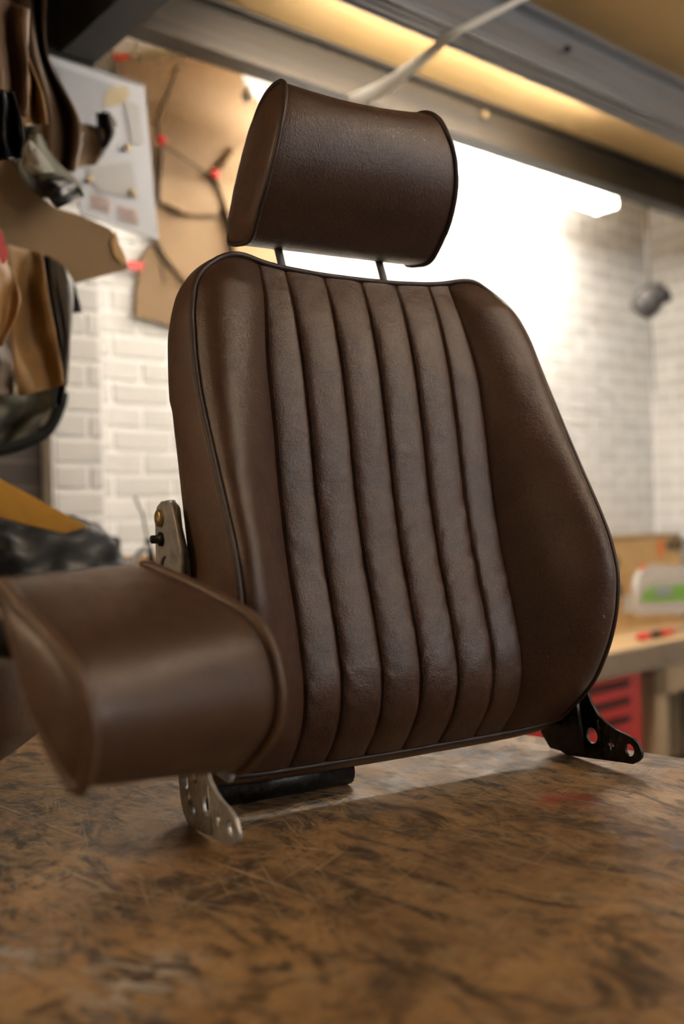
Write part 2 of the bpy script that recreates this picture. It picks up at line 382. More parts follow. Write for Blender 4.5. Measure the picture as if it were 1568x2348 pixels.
def brick_field(parent, pos, rot, s0, s1, z0, z1, phase):
    """bricks of a wall; those out of view are joined into one mesh"""
    far = bmesh.new(); cnt = 0; row = 0; z = z0
    while z + BH < z1:
        x = s0 - (PW / 2 if (row + phase) % 2 else 0); items = []
        while x < s1:
            l_, r_ = max(x, s0), min(x + BW, s1)
            if r_ - l_ > .03: items.append(((l_ + r_) / 2, cut_brick(r_ - l_)))
            x += PW
        for xc, me in items:
            P = pos(xc, z + BH / 2); seen = False
            if P[1] > .3:
                u, w = project(P); seen = -70 < u < 1640 and 30 < w < 1330 and not inside(u, w, hide_poly)
            mw = Matrix.Translation(Vector(P)) @ Matrix.Rotation(rot, 4, 'Z')
            if seen:
                o = bpy.data.objects.new('brick', me); COL.objects.link(o); o.parent = parent; o.matrix_world = mw; cnt += 1
            else:
                n0 = len(far.verts); far.from_mesh(me); far.verts.ensure_lookup_table()
                for vv in far.verts[n0:]: vv.co = mw @ vv.co
        z += PH; row += 1
    if len(far.verts):
        m2 = bpy.data.meshes.new('brick_rest'); far.to_mesh(m2)
        o = link('brickwork', m2, M['brick'], parent, False); o['kind'] = 'stuff'
    far.free(); return cnt
def wall_part(o): o.matrix_world = o.matrix_world
pe0 = float(np.dot(at(117, 1000, PIER_C), E1)); pe1 = float(np.dot(at(237, 1000, PIER_C), E1))
nb = brick_field(wall_back, lambda s, z: rp(s, WALL_B, z), RZ, pe1 + .02, WALL_R - .01, -.40, TOP + .28, 0)
nr = brick_field(wall_right, lambda s, z: rp(WALL_R, s, z), RZ + math.pi / 2, 1.2, WALL_B - .012, -.40, TOP + .28, 1)
pier = slab('wall_pier', (pe0, PIER_C, FLOOR), (pe1, WALL_B + .05, TOP + .3), M['mortar'])
npi = brick_field(pier, lambda s, z: rp(s, PIER_C, z), RZ, pe0 + .010, pe1 - .006, -.38, TOP + .28, 0)
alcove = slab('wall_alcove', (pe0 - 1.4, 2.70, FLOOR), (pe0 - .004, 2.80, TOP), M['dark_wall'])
print('bricks', nb, nr, npi)

# steel beams under the ceiling
def i_beam(name, c, zb, w, mat, label, e0=WALL_L, e1=WALL_R):
    t = tag(empty(name, rp(0, c, zb)), label, 'beam')
    box('lower_flange', (e0, c - w, zb), (e1, c + w, zb + .012), mat, t, .002)
    box('web', (e0, c - .006, zb + .012), (e1, c + .006, TOP - .012), mat, t, 0)
    box('upper_flange', (e0, c - w, TOP - .012), (e1, c + w, TOP), mat, t, .002)
    return t
BZ = CAM_H + 1.262
bA = i_beam('ceiling_beam', 2.235, BZ, .038, M['steel_a'], 'dark rusty steel ceiling beam running just in front of the lit tube lamp')
lathe('bolt', [(.012, 0), (.012, .008), (.006, .012)], at(1110, 262, 2.228), -E2, M['brass'], bA, 12)
bB = i_beam('ceiling_beam', 1.735, BZ, .045, M['steel_b'], 'pale grey galvanised ceiling beam crossing the top right corner')
lathe('bolt', [(.012, 0), (.012, .010), (.006, .014)], at(1300, 108, 1.70), (0, 0, -1), M['black_plastic'], bB, 12)
for c_, w_, h_ in ((1.697, .003, .014), (1.708, .005, .006), (1.728, .004, .010), (1.757, .007, .008), (1.775, .003, .016)): box('lip', (WALL_L, c_ - w_, BZ - h_), (WALL_R, c_ + w_, BZ), M['steel_b'], bB, .001)
P1 = at(130, 132, 2.1); P2 = at(212, 146, 2.1)
tcb = tag(empty('cross_beam', (P1 + P2) / 2), 'black steel cross beam ending above the hanging white planner sheet', 'beam')
ea, eb = float(np.dot(P1, E1)), float(np.dot(P2, E1)); zc = float(P1[2] + P2[2]) / 2
box('lower_plate', (ea, .9, zc), (eb, 2.1, zc + .012), M['black_paint'], tcb, .002)
box('web', (ea, .9, zc + .012), (ea + .02, 2.1, TOP), M['black_paint'], tcb, .002)
box('end_plate', (ea - .32, 2.085, zc - .005), (eb, 2.1, TOP), M['black_paint'], tcb, .002)

# fluorescent lamps
def fluorescent(e0, e1, c, z, mat, label, group=None, drop=.028, gap=.045):
    t = tag(empty('fluorescent_lamp', rp((e0 + e1) / 2, c, z)), label, 'lamp', group)
    box('housing', (e0, c - gap * .6, z), (e1, c + gap * .6, z + .055), M['lamp_white'], t, .006)
    for s in (-gap, gap):
        P = [rp(x, c + s, z - drop) for x in np.linspace(e0 + .03, e1 - .03, 5)]
        tube('lit_tube', [P[0], P[-1]], .014, mat, t, seg=8)
    for x in (e0 + .02, e1 - .02):
        box('tube_holder', (x - .014, c - gap - .016, z - drop - .018), (x + .014, c + gap + .016, z - drop + .03), M['lamp_white'], t, .004)
    return t
LC = 2.47
la = at(690, 228, LC); lb = at(1398, 478, LC); lz = float(lb[2]) + .028
fluorescent(float(np.dot(la, E1)), float(np.dot(lb, E1)), LC, lz, M['tube'], 'glowing twin tube lamp below the dark beam on the white brick wall')
fluorescent(1.55, 2.95, 1.822, TOP - .065, M['tube_bay'], 'twin tube lamp on the ceiling hidden behind the pale grey beam', None, -.012, .025)
fluorescent(.9, 2.7, -.1, TOP - .06, M['tube_room'], 'twin tube lamp on the ceiling right of the wooden table')
fluorescent(-2.4, -.9, 1.62, TOP - .06, M['tube_warm'], 'warm twin tube lamp on the ceiling left of the wooden table')

fluorescent(1.4, 3.2, -1.75, TOP - .06, M['tube_room'], 'twin tube lamp on the ceiling near the window')

# ------------------------------------------------------------------ table
TU = np.array([.76, -.65, 0]); TU /= np.linalg.norm(TU); TN = np.array([.65, .76, 0]); TN /= np.linalg.norm(TN)
def tp(a, b, z): return a * TU + b * TN + z * EZ
tb = tag(empty('work_table', tp(-.9, .7, FLOOR)), 'scarred brown wooden work table under the leather car seat', 'table')
def tbox(name, lo, hi, mat, bev=.004):
    bm = bmesh.new(); bmesh.ops.create_cube(bm, size=1); lo = np.array(lo); hi = np.array(hi)
    for v in bm.verts: v.co = Vector((lo + hi) / 2 + np.array(v.co) * (hi - lo))
    bevel_mesh(bm, bev, 2)
    for v in bm.verts: v.co = Vector(tp(*v.co))
    me = bpy.data.meshes.new(name); bm.to_mesh(me); bm.free(); return link(name, me, mat, tb, False)
T_EDGE = 1.327
tbox('table_top', (-1.62, .12, -.045), (.42, T_EDGE, 0), M['table'], .006)
for b0 in (.2, T_EDGE - .1): tbox('apron', (-1.55, b0, -.14), (.32, b0 + .03, -.045), M['post_wood'])
for a0 in (-1.55, .24):
    for b0 in (.2, T_EDGE - .16): tbox('leg', (a0, b0, FLOOR), (a0 + .08, b0 + .08, -.045), M['post_wood'])

# ------------------------------------------------------------------ the car seat
YAW, RAKE = math.radians(29), math.radians(14)
SW = np.array([math.cos(YAW), math.sin(YAW), 0]); SNH = np.array([math.sin(YAW), -math.cos(YAW), 0])
SU = EZ * math.cos(RAKE) - SNH * math.sin(RAKE); SN = SNH * math.cos(RAKE) + EZ * math.sin(RAKE)
SO = np.array([.1101, 1.1579, .05])
def sp(u, v, q): return SO + u * SW + v * SU + q * SN
VA = [0, .015, .03, .06, .1, .15, .2, .3, .45, .5, .56, .6, .622, .636, .645, .66]
AA = [.236, .246, .253, .259, .262, .264, .2645, .2645, .263, .260, .254, .244, .231, .216, .200, .195]
VO = [0, .015, .033, .05, .07, .115, .15, .2, .25, .3, .35, .4, .45, .5, .56, .6, .645]
QO = [-.108, -.088, -.058, -.026, .006, .044, .065, .083, .082, .070, .056, .043, .031, .021, .014, .008, -.004]
VC = [0, .02, .05, .08, .12, .18, .26, .34, .42, .5, .58, .62, .64]
QC = [-.115, -.084, -.043, -.021, -.010, -.010, -.014, -.011, -.002, .004, .003, -.002, -.008]
_VD = np.linspace(-.05, .75, 801)
def _soft(xs, ys, sig=.011):
    d = np.interp(_VD, xs, ys); k = np.exp(-.5 * (np.arange(-40, 41) * .001 / sig) ** 2); k /= k.sum()
    return np.convolve(np.pad(d, 40, mode='edge'), k, 'valid')
QCD, QOD, AAD = _soft(VC, QC), _soft(VO, QO), _soft(VA, AA, .006)
def fqc(v): return np.interp(v, _VD, QCD)
def fqo(v): return np.interp(v, _VD, QOD)
def faa(v): return np.interp(v, _VD, AAD)
def vtop(u): return interp(abs(u), [0, .06, .12, .17, .19, .205], [.636, .637, .642, .651, .651, .646])
def vbot(u): return interp(abs(u), [0, .15, .2, .26], [.020, .021, .022, .026])
SEAMS = [-.148, -.112, -.056, 0.0, .056, .112, .148]
def spread(s, v):
    """outer pleats widen below the shoulders"""
    g = .36 * sstep((.645 - v) / .16)
    return s if abs(s) <= .112 else math.copysign(.112 + (abs(s) - .112) * (1 + g), s)
def seat_q(s, u, v, a):
    """s: nominal place across the seat (seams at SEAMS), u: true place"""
    au = abs(u)
    if abs(s) <= .1481:
        u = min(max(s, -.148), .148)
        for k in range(6):
            if SEAMS[k] <= u <= SEAMS[k + 1] + 1e-9:
                t = (u - SEAMS[k]) / (SEAMS[k + 1] - SEAMS[k]); w_ = SEAMS[k + 1] - SEAMS[k]; break
        amp = .0088 * min(1, .4 + .6 * w_ / .056) * (0.4 + .6 * sstep((.63 - v) / .10))
        x = 2 * t - 1
        b = amp * (.35 * max(0, 1 - x * x) + .65 * max(0, 1 - abs(x) ** 7) ** .6)
        # puckers beside the seams, leather creases
        edge = abs(x) ** 2
        pk = .0034 * edge * noise.noise(Vector((k * 7.3 + u * 14, v * 58 - abs(u) * 60, .3))) * sstep((.5 - v) / .3) * (1 - edge ** 6)
        cr = .0011 * noise.noise(Vector((u * 26, v * 34, 5.0))) + .0006 * noise.noise(Vector((u * 60, v * 85, 9.0)))
        return fqc(v) + b + pk + cr * (1 - edge)
    u0 = spread(.148, v); t = (au - u0) / max(a - u0, 1e-4)
    qc = fqc(v); qo = fqo(v)
    B = interp(v, [0, .06, .15, .3, .5, .6, .635, .65], [.010, .018, .024, .026, .030, .026, .016, .006])
    tb = t ** 1.12
    pl = max(0, 1 - abs(2 * tb - 1) ** 2.3) ** .75
    ln = qc + (qo - qc) * (t * .30 + .70 * sstep(t * 1.04))
    wr = .0016 * noise.noise(Vector((u * 9, v * 11, 2.0))) + .0006 * noise.noise(Vector((u * 45, v * 40, 4.0)))
    return ln + B * pl + wr * pl
def ucols(k0, k1, n): 
    x = np.linspace(0, 1, n); return k0 + (k1 - k0) * (.5 - .5 * np.cos(math.pi * x)) * .55 + (k1 - k0) * x * .45
ROWS = 170
tt = np.linspace(0, 1, ROWS); tt = .8 * tt + .2 * (.5 - .5 * np.cos(math.pi * tt))
def seat_uv(s, t):
    """s in pleat metres if |s|<=.148, else sign*(1..2) -> fraction of the side bolster"""
    if abs(s) <= .1481: v = vbot(s) + (vtop(s) - vbot(s)) * t; return spread(s, v), v, .2
    f_ = abs(s) - 1; sg = 1 if s > 0 else -1
    vv = vbot(.15) + (.645 - vbot(.15)) * t
    for _ in range(3):
        a = faa(vv); u0 = spread(.148, vv); u = u0 + (a - u0) * f_
        vv = vbot(u) + (vtop(u) - vbot(u)) * t
    return sg * u, vv, faa(vv)
def seat_pt(s, t):
    u, v, a = seat_uv(s, t); return sp(u, v, seat_q(s, u, v, a))
seat = tag(empty('car_seat', (SO[0], SO[1], 0)), 'upright brown leather car seat back with pleated centre and headrest standing on the table', 'car seat')
for k in range(6):
    cols = ucols(SEAMS[k], SEAMS[k + 1], 17)
    gridmesh('pleat', [[seat_pt(s, t) for s in cols] for t in tt], M['leather'], seat)
for sg in (-1, 1):
    cols = [sg * (1 + x) for x in ucols(0, 1, 34)]
    gridmesh('side_bolster', [[seat_pt(s, t) for s in cols] for t in tt], M['leather'], seat)
# outline loop of the front face (closed), as (u, v, q)
def outline(n=260):
    P = []
    for t in tt[::2]: u, v, a = seat_uv(-2, t); P.append((u, v, fqo(v)))
    top = [seat_uv(-(1 + x), 1) for x in np.linspace(1, 0, 6)[1:]] + [seat_uv(s, 1) for s in np.linspace(-.148, .148, 25)[1:-1]] + [seat_uv(1 + x, 1) for x in np.linspace(0, 1, 6)[:-1]]
    for u, v, a in top: P.append((u, v, seat_q(2, u, v, a) if abs(u) > .1485 else fqc(v) + .001))
    for t in tt[::-1][::2]: u, v, a = seat_uv(2, t); P.append((u, v, fqo(v)))
    bot = [seat_uv(1 + x, 0) for x in np.linspace(1, 0, 6)[1:]] + [seat_uv(s, 0) for s in np.linspace(.148, -.148, 25)[1:-1]] + [seat_uv(-(1 + x), 0) for x in np.linspace(0, 1, 6)[:-1]]
    for u, v, a in bot: P.append((u, v, fqc(v)))
    return resample(P, n, True)
OL = outline()
for _ in range(2): OL = .25 * np.roll(OL, 1, 0) + .5 * OL + .25 * np.roll(OL, -1, 0)
cen = np.array([0, .33])
def outward(P2):
    T = np.roll(P2, -1, 0) - np.roll(P2, 1, 0); Nn = np.stack([T[:, 1], -T[:, 0]], 1); Nn /= np.maximum(np.linalg.norm(Nn, axis=1, keepdims=True), 1e-9)
    s = np.sign((Nn * (P2 - cen)).sum(1)).mean(); return Nn * (1 if s > 0 else -1)
OUT = outward(OL[:, :2])
def qback(v): return interp(v, [0, .05, .12, .26, .40, .455, .475, .56, .62, .66], [-.125, -.112, -.098, -.070, -.064, -.064, -.074, -.074, -.064, -.05])
rings = []
for f_ in (0, .03, .08, .2, .4, .6, .8, .9, .96, 1.0):
    R = []
    for (u, v, q), o in zip(OL, OUT):
        qb = qback(v); off = .0035 * sstep(f_ / .06) + .009 * math.sin(math.pi * min(1, f_)) - (.002 if f_ == 0 else 0)
        if f_ > .8: off -= .022 * ((f_ - .8) / .2) ** 2
        if .03 < f_ < .15: off -= .0015
        R.append(sp(u + o[0] * off, v + o[1] * off, q + (qb - q) * f_))
    rings.append(R)
gridmesh('side_panel', rings, M['leather_side'], seat, close_c=True)
last = np.array(rings[-1]); ctr = last.mean(0)
gridmesh('back_panel', [list(ctr + (last - ctr) * k + SN * (-.012 * (1 - k ** 4))) for k in (1, .97, .9, .75, .5, .25, .001)], M['leather_side'], seat, close_c=True)
tube('piping', [sp(u + o[0] * .0025, v + o[1] * .0025, q + .0015) for (u, v, q), o in zip(OL, OUT)], .0036, M['pipe'], seat, True, 8)
# stitching along the seams
for k in range(0, 7):
    V, Fc = [], []
    for i, v in enumerate(np.arange(.05, .625, .0072)):
        u = SEAMS[k] + (.0024 if k < 6 else -.0024)
        a = sp(spread(u, v), v, seat_q(u, u, v, .2) + .0006); b = sp(spread(u, v + .0044), v + .0044, seat_q(u, u, v + .0044, .2) + .0006)
        n0 = len(V)
        for p in (a, b):
            for dx, dz in ((-.0005, 0), (0, .0006), (.0005, 0)): V.append(p + SW * dx + SN * dz)
        Fc += [(n0, n0 + 3, n0 + 4, n0 + 1), (n0 + 1, n0 + 4, n0 + 5, n0 + 2)]
    o = mesh('stitching', V, Fc, M['thread'], seat); o['kind'] = 'stuff'

# headrest
HP = [(.728, -.096), (.716, -.082), (.706, -.062), (.698, -.042), (.698, -.022), (.714, .006), (.735, .036), (.765, .062), (.80, .078), (.835, .080), (.858, .074), (.876, .058),
      (.887, .036), (.892, .012), (.889, -.012), (.878, -.034), (.86, -.050), (.83, -.064), (.79, -.079), (.755, -.090)]
HP = smooth_curve(HP, 96, True)
def hb(v, q): return interp(v, [.68, .72, .76, .8, .84, .88, .93], [.139, .143, .138, .130, .120, .110, .104])
def head_pt(s, v, q):
    sad = (1 - s * s)
    v2 = v - .014 * sad * sstep((v - .80) / .07); q2 = q + .006 * sad * sstep((q - .0) / .06)
    return sp(s * hb(v, q), v2 + .0, q2)
head = empty('headrest', tuple(sp(0, .68, -.07))); head.parent = seat; head.matrix_parent_inverse = Matrix.Translation(-Vector((SO[0], SO[1], 0)))
def sub(o, part, thing_loc=None):
    o.parent = part; o.matrix_parent_inverse = Matrix.Translation(-Vector(part.matrix_basis.translation)); return o
secs = np.r_[-1, -.985, -.95, np.linspace(-.88, .88, 23), .95, .985, 1]
G = []
for s in secs:
    sh = .0 if abs(s) < .9 else (abs(s) - .9) / .1
    row = []
    cv, cq = .80, -.01
    for v, q in HP:
        k = 1 - .012 * sh ** 2
        row.append(head_pt(s, cv + (v - cv) * k, cq + (q - cq) * k))
    G.append(row)
sub(gridmesh('cover', G, M['leather'], None, close_c=True), head)
for sg in (-1, 1):
    G = []
    for k in (1.0, .985, .95, .88, .75, .55, .3, .1, .001):
        pil = .009 * (1 - k ** 5) - .0015 * (k > .97)
        row = []
        for v, q in HP:
            v2, q2 = .80 + (v - .80) * k, -.01 + (q + .01) * k
            row.append(sp(sg * (hb(v2, q2) + pil + .0015), v2, q2))
        G.append(row)
    sub(gridmesh('end_panel', G, M['leather_side'], None, close_c=True), head)
    sub(tube('piping', [sp(sg * (hb(v, q) + .0018), v, q) for v, q in HP], .0034, M['pipe'], None, True, 8), head)
for u in (-.0815, .0815):
    tube('headrest_post', [sp(u, .58, -.050), sp(u, .64, -.062), sp(u, .745, -.078)], .0058, M['chrome'], seat, seg=16)
    sub(lathe('post_collar', [(.012, 0), (.012, .008), (.008, .012)], sp(u, .728, -.0755), -SU, M['black_plastic'], None, 16), head)

# hinge plates under both sides
SA = [(.002, .033), (-.004, .043), (-.013, .048), (-.026, .051), (-.045, .054), (-.062, .060), (-.076, .068), (-.088, .082), (-.098, .100), (-.108, .13), (-.118, .17), (-.165, .17), (-.174, .11), (-.176, .07),
      (-.175, .045), (-.170, .025), (-.162, .011), (-.150, .003), (-.137, .001), (-.11, .004), (-.06, .010), (-.03, .0135), (-.014, .015), (-.005, .020), (.001, .026)]
PB = np.array([.1273, 1.1103, 0]) + .008 * SW     # point between the plate tips
def hinge(u, mat, edge_label):
    cross = [(-.055, .024), (-.055, .030), (-.059, .030), (-.059, .035), (-.055, .035), (-.055, .041), (-.050, .041), (-.050, .035), (-.046, .035), (-.046, .030), (-.050, .030), (-.050, .024)]
    o = plate('hinge_plate', [SA, circle(-.0185, .032, .0088), circle(-.088, .038, .0115), cross, circle(-.152, .050, .010), circle(-.127, .022, .006)], PB + u * SW, SNH, EZ, SW, .005, mat, seat, .0008)
    o['label'] = edge_label
    side = -1
    for a, b, r_ in ((-.140, .034, .009), (-.118, .062, .006), (-.132, .078, .004), (-.124, .070, .0035)):
        P = PB + u * SW + a * SNH + b * EZ
        sub2 = lathe('rivet', [(r_, 0), (r_, .004), (r_ * .6, .0065), (.001, .007)], P, SW * side, M['bare_edge'] if u < 0 else M['black_steel'], None, 16)
        sub2.parent = o
    rb = tube('rib', [PB + (u - .0028) * SW + a * SNH + b * EZ for a, b in ((-.075, .062), (-.072, .04), (-.07, .012))], .0022, mat, None); rb.parent = o
    return o
hinge(-.283, M['zinc'], 'zinc plated hinge plate'); hinge(.283, M['black_steel'], 'oily black hinge plate')
pl2 = plate('hinge_backing', [[(-.085, .02), (-.10, .13), (-.165, .13), (-.168, .03), (-.15, .012), (-.11, .012)], circle(-.13, .06, .012)], PB + .262 * SW, SNH, EZ, SW, .006, M['black_steel'], seat)
pl3 = plate('hinge_backing', [[(-.082, .066), (-.090, .058), (-.15, .06), (-.168, .14), (-.10, .13)], circle(-.13, .09, .010)], PB - .255 * SW, SNH, EZ, SW, .006, M['zinc'], seat)
box('foot_block', (-.03, -.02, 0), (.03, .02, .03), M['black_plastic'], seat, .003, room=False)
fb = seat.children[-1]
for vv in fb.data.vertices: vv.co = Vector(SO[:3] * np.array([1, 1, 0]) + (vv.co.x - .055) * SW + (vv.co.y - .115) * SNH + vv.co.z * EZ)
plate('hinge_cam', [circle(-.144, .047, .036, n=36), circle(-.158, .064, .010), circle(-.128, .030, .0065)], PB + .270 * SW, SNH, EZ, SW, .006, M['black_steel'], seat)
tube('return_spring', [PB + .264 * SW + a * SNH + b * EZ for a, b in ((-.128, .052), (-.122, .070), (-.115, .092))], .0016, M['bare_edge'], seat)
_pr = [PB - .13 * SNH + u_ * SW + EZ * z_ for u_, z_ in ((-.25, .0205), (-.05, .0205))]
rail = tube('shade_bar', [_pr[0] - SNH * .06, _pr[1] - SNH * .06], .020, M['black_steel'], seat, seg=16)  # black bar added to stand for the dark shade under the seat
# reclining bracket high on the near side panel
RPN = SO - .292 * SW
def rec(px, py): 
    P = plane(px, py, RPN, SW) - RPN; return (float(P @ SNH), float(P @ EZ))
op = [rec(*p) for p in ((362, 1330), (360, 1182), (364, 1163), (374, 1151), (388, 1150), (397, 1160), (405, 1195), (418, 1260), (420, 1330))]
sl = [rec(*p) for p in ((371, 1308), (371, 1290), (375, 1278), (382, 1272), (388, 1278), (391, 1292), (390, 1308))]
o = plate('recliner_bracket', [op, sl], RPN, SNH, EZ, SW, .005, M['zinc'], seat, .001); o['label'] = 'zinc plated recliner bracket'
c1 = plane(373, 1188, RPN, SW); c2 = plane(376, 1236, RPN, SW)
lathe('screw', [(.0105, 0), (.0105, .004), (.008, .0055), (.003, .003)], c1 - SW * .0025, -SW, M['brass'], None, 18).parent = o
lathe('bolt', [(.0085, 0), (.0085, .004), (.005, .005), (.005, .013), (.004, .014)], c2 - SW * .0025, -SW, M['black_steel'], None, 8).parent = o
RP2 = SO - .276 * SW
def rec2(px, py):
    P = plane(px, py, RP2, SW) - RP2; return (float(P @ SNH), float(P @ EZ))
plate('recliner_backing', [[rec2(*p) for p in ((378, 1330), (376, 1160), (384, 1149), (398, 1148), (408, 1165), (413, 1210), (424, 1255), (432, 1290), (432, 1330))]], RP2, SNH, EZ, SW, .006, M['zinc'], seat, .001)
plate('recliner_cover', [[rec2(*p) for p in ((405, 1345), (408, 1310), (425, 1283), (438, 1282), (444, 1345))]], RP2 - .012 * SW, SNH, EZ, SW, .008, M['black_plastic'], seat, .001)

def flecks(name, pts, parent, part=None):
    bpy.context.view_layer.update(); dg = bpy.context.evaluated_depsgraph_get(); V, Fc = [], []
    for x, y, r_ in pts:
        d = Vector(ray(x, y)).normalized(); ok, loc, nor, _i, _o, _m = SC.ray_cast(dg, Vector(C0), d)
        if not ok: continue
        a = nor.orthogonal().normalized(); b = nor.cross(a); n0 = len(V); ph = random.random() * 3
        for k in range(5):
            V.append(loc + nor * .0004 + r_ * (a * math.cos(ph + k * 1.257) + b * math.sin(ph + k * 1.257)) * (.6 + .8 * random.random()))
        Fc.append(tuple(range(n0, n0 + 5)))
    o = mesh(name, V, Fc, M['dust'], parent, False); o['kind'] = 'stuff'; return o
random.seed(4)
M['dust'] = material('pale_dust', (.55, .5, .44), .9)
arc = smooth_curve([(878, 302), (905, 296), (935, 298), (962, 312), (992, 336)], 46)
pts = [(x + random.gauss(0, 2.2), y + random.gauss(0, 3.0), random.uniform(.00025, .0007)) for x, y in arc] + [(908 + random.gauss(0, 7), 306 + random.gauss(0, 5), random.uniform(.0002, .0006)) for _ in range(26)]
pts += [(random.uniform(860, 965), 256 + random.uniform(0, 14) - .01 * 0, random.uniform(.0002, .0005)) for _ in range(30)]
pts += [(random.uniform(700, 1300), random.uniform(300, 1650), random.uniform(.0002, .00045)) for _ in range(60)]
pts += [(1384, 1412, .001), (1386, 1416, .0007), (652, 1585, .0008), (1384, 1450, .0006)]
flecks('dust_flecks', pts, seat)

# ------------------------------------------------------------------ second seat, lying at the left, with its headrest towards the camera
t2 = math.radians(50); W2 = np.array([math.cos(t2), math.sin(t2), 0]); G2 = np.array([math.sin(t2), -math.cos(t2), 0])
PL = np.array([-.224, .72, .232])
PROF_L = [(-.060, .079), (-.027, .054), (.007, .036), (.034, .016), (.052, -.008), (.056, -.029), (.050, -.055), (.038, -.072), (.020, -.062), (-.002, -.040), (-.021, -.012), (-.035, .017), (-.046, .040), (-.056, .065)]
PROF_R = [(-.136, .077), (-.077, .062), (-.028, .047), (.011, .033), (.035, .011), (.046, -.019), (.047, -.046), (.038, -.070), (.018, -.092), (-.011, -.110), (-.07, -.092), (-.101, -.053), (-.129, .009), (-.142, .060)]
QL, QR = smooth_curve(PROF_L, 84, False), smooth_curve(PROF_R, 84, False)
# matching by index of the control points keeps the edges running along the roll
s2 = tag(empty('car_seat', (-.62, 1.0, 0)), 'second brown leather car seat lying at the left with its padded headrest nearest the camera', 'car seat')
h2 = empty('headrest', tuple(PL)); h2.parent = s2; h2.matrix_parent_inverse = Matrix.Translation(-Vector((-.62, 1.0, 0)))
def b2(s, g, z): return PL + W2 * (s * .2) + G2 * g + EZ * z
cl_, cr_ = QL.mean(0), QR.mean(0)
G = []
for s in np.r_[0, .015, .05, np.linspace(.1, .9, 15), .95, .985, 1]:
    e = min(s, 1 - s); k = 1 + .045 * (1 - math.exp(-e / .06)) * (1 - .3 * e); row = []
    for a, b in zip(QL, QR):
        p = a + (b - a) * s; c = cl_ + (cr_ - cl_) * s; p = c + (p - c) * (k - .03)
        row.append(b2(s, *p))
    G.append(row)
sub(gridmesh('cover', G, M['leather_roll'], None, close_c=True), h2)
for s, Q, c, sg in ((0, QL, cl_, -1), (1, QR, cr_, 1)):
    G = []
    for k in (1.0, .97, .92, .8, .6, .35, .013):
        G.append([b2(s, *(c + (p - c) * (k - .012))) + W2 * sg * (.010 * (1 - k ** 4) + .001) for p in Q])
    sub(gridmesh('end_panel', G, M['leather_side'], None, close_c=True), h2)
    sub(tube('piping', [b2(s, *p) + W2 * sg * .001 for p in Q], .0055, M['leather_side'], None, True, 10), h2)
# posts in black sleeves towards the seat back lying beyond the left edge of the frame
for s in (.12, .8):
    P = b2(s, *(np.array((-.043, .036)) * (1 - s) + np.array((-.132, .02)) * s)); D = np.array([-.80, .50, -.16])
    tube('headrest_post', [P - D * .02, P + D * .10, np.array([-.43, 1.03 + .13 * s, .19])], .006, M['chrome'], s2, seg=12)
    tube('post_sleeve', [P + D * .004, P + D * .02, P + D * .055], [.018, .018, .016], M['black_rubber'], s2, seg=14)
body = []
for x in np.r_[0, .004, .012, .025, .045, .07, np.linspace(.1, .94, 16), .97, .99, 1.0]:
    ang = np.linspace(0, 2 * math.pi, 40, endpoint=False)
    e = math.sqrt(max(0, 1 - (1 - min(1, x / .10)) ** 2)) * math.sqrt(max(0, 1 - (1 - min(1, (1 - x) / .08)) ** 2)); e = max(e, .003)
    cx = -.338 - .62 * x; cz = .168 - .02 * x; hz = (.075 + .055 * sstep(x * 2)) * e; hy = (.16 + .05 * sstep(x * 2)) * e
    body.append([np.array([cx, 1.10 + hy * np.sign(math.cos(a)) * abs(math.cos(a)) ** .55, cz + hz * np.sign(math.sin(a)) * abs(math.sin(a)) ** .55]) for a in ang])
gridmesh('backrest', body, M['leather_side'], s2, close_c=True)
for a_ in (6, 14):
    tube('piping', [np.array(r[a_]) for r in body[3:-3]], .0045, M['pipe'], s2)
for y_ in (1.02, 1.06, 1.10, 1.14, 1.18):
    tube('pleat', [np.array([x_, y_, .168 - .02 * (-.338 - x_) / .62 + .128]) for x_ in np.linspace(-.48, -.86, 8)], .012, M['leather'], s2)
for a in (1.0, 1.15):
    plate('hinge_plate', [[(-.97, .001), (-.90, .001), (-.86, .16), (-.93, .16)]], (0, a - .08, 0), (1, 0, 0), (0, 0, 1), (0, -1, 0), .006, M['zinc'], s2)

# ------------------------------------------------------------------ sheets: patterns and hides hanging at the left
def loft(name, left, right, c, mat, label=None, cat=None, group=None, fold=.03, nf=2.5, thick=.004, parent=None, seed=0, nr=26, nc=18, slope=0.0):
    Lp, Rp = smooth_curve(left, nr), smooth_curve(right, nr); G = []
    for i in range(nr):
        row = []
        for j in range(nc):
            t = j / (nc - 1); p = Lp[i] * (1 - t) + Rp[i] * t
            d = fold * math.sin(nf * 2 * math.pi * t + seed + .6 * math.sin(i * .25 + seed)) + fold * .7 * noise.noise(Vector((t * 3 + seed, i * .14, seed * 1.7)))
            row.append(at(p[0], p[1], c + d + slope * i / nr))
        G.append(row)
    o = gridmesh(name, G, mat, parent)
    md = o.modifiers.new('thickness', 'SOLIDIFY'); md.thickness = thick; md.offset = 0
    if label: tag(o, label, cat, group)
    return o
def sheet(name, px, c, mat, thick=.004, parent=None, curve=False, nsm=60):
    P = [at(x, y, c) for x, y in px]; o_ = P[0]
    pts = [(float((p - o_) @ E1), float((p - o_) @ EZ)) for p in P]
    if curve: pts = [tuple(q) for q in smooth_curve(pts, nsm, True)]
    return plate(name, [pts], o_, E1, EZ, -E2, thick, mat, parent, .0004)
def strip(name, px, c, w, mat, parent, n=24):
    P = np.array([at(x, y, c) for x, y in smooth_curve(px, n)])
    return tube(name, P, w, mat, parent, seg=6)

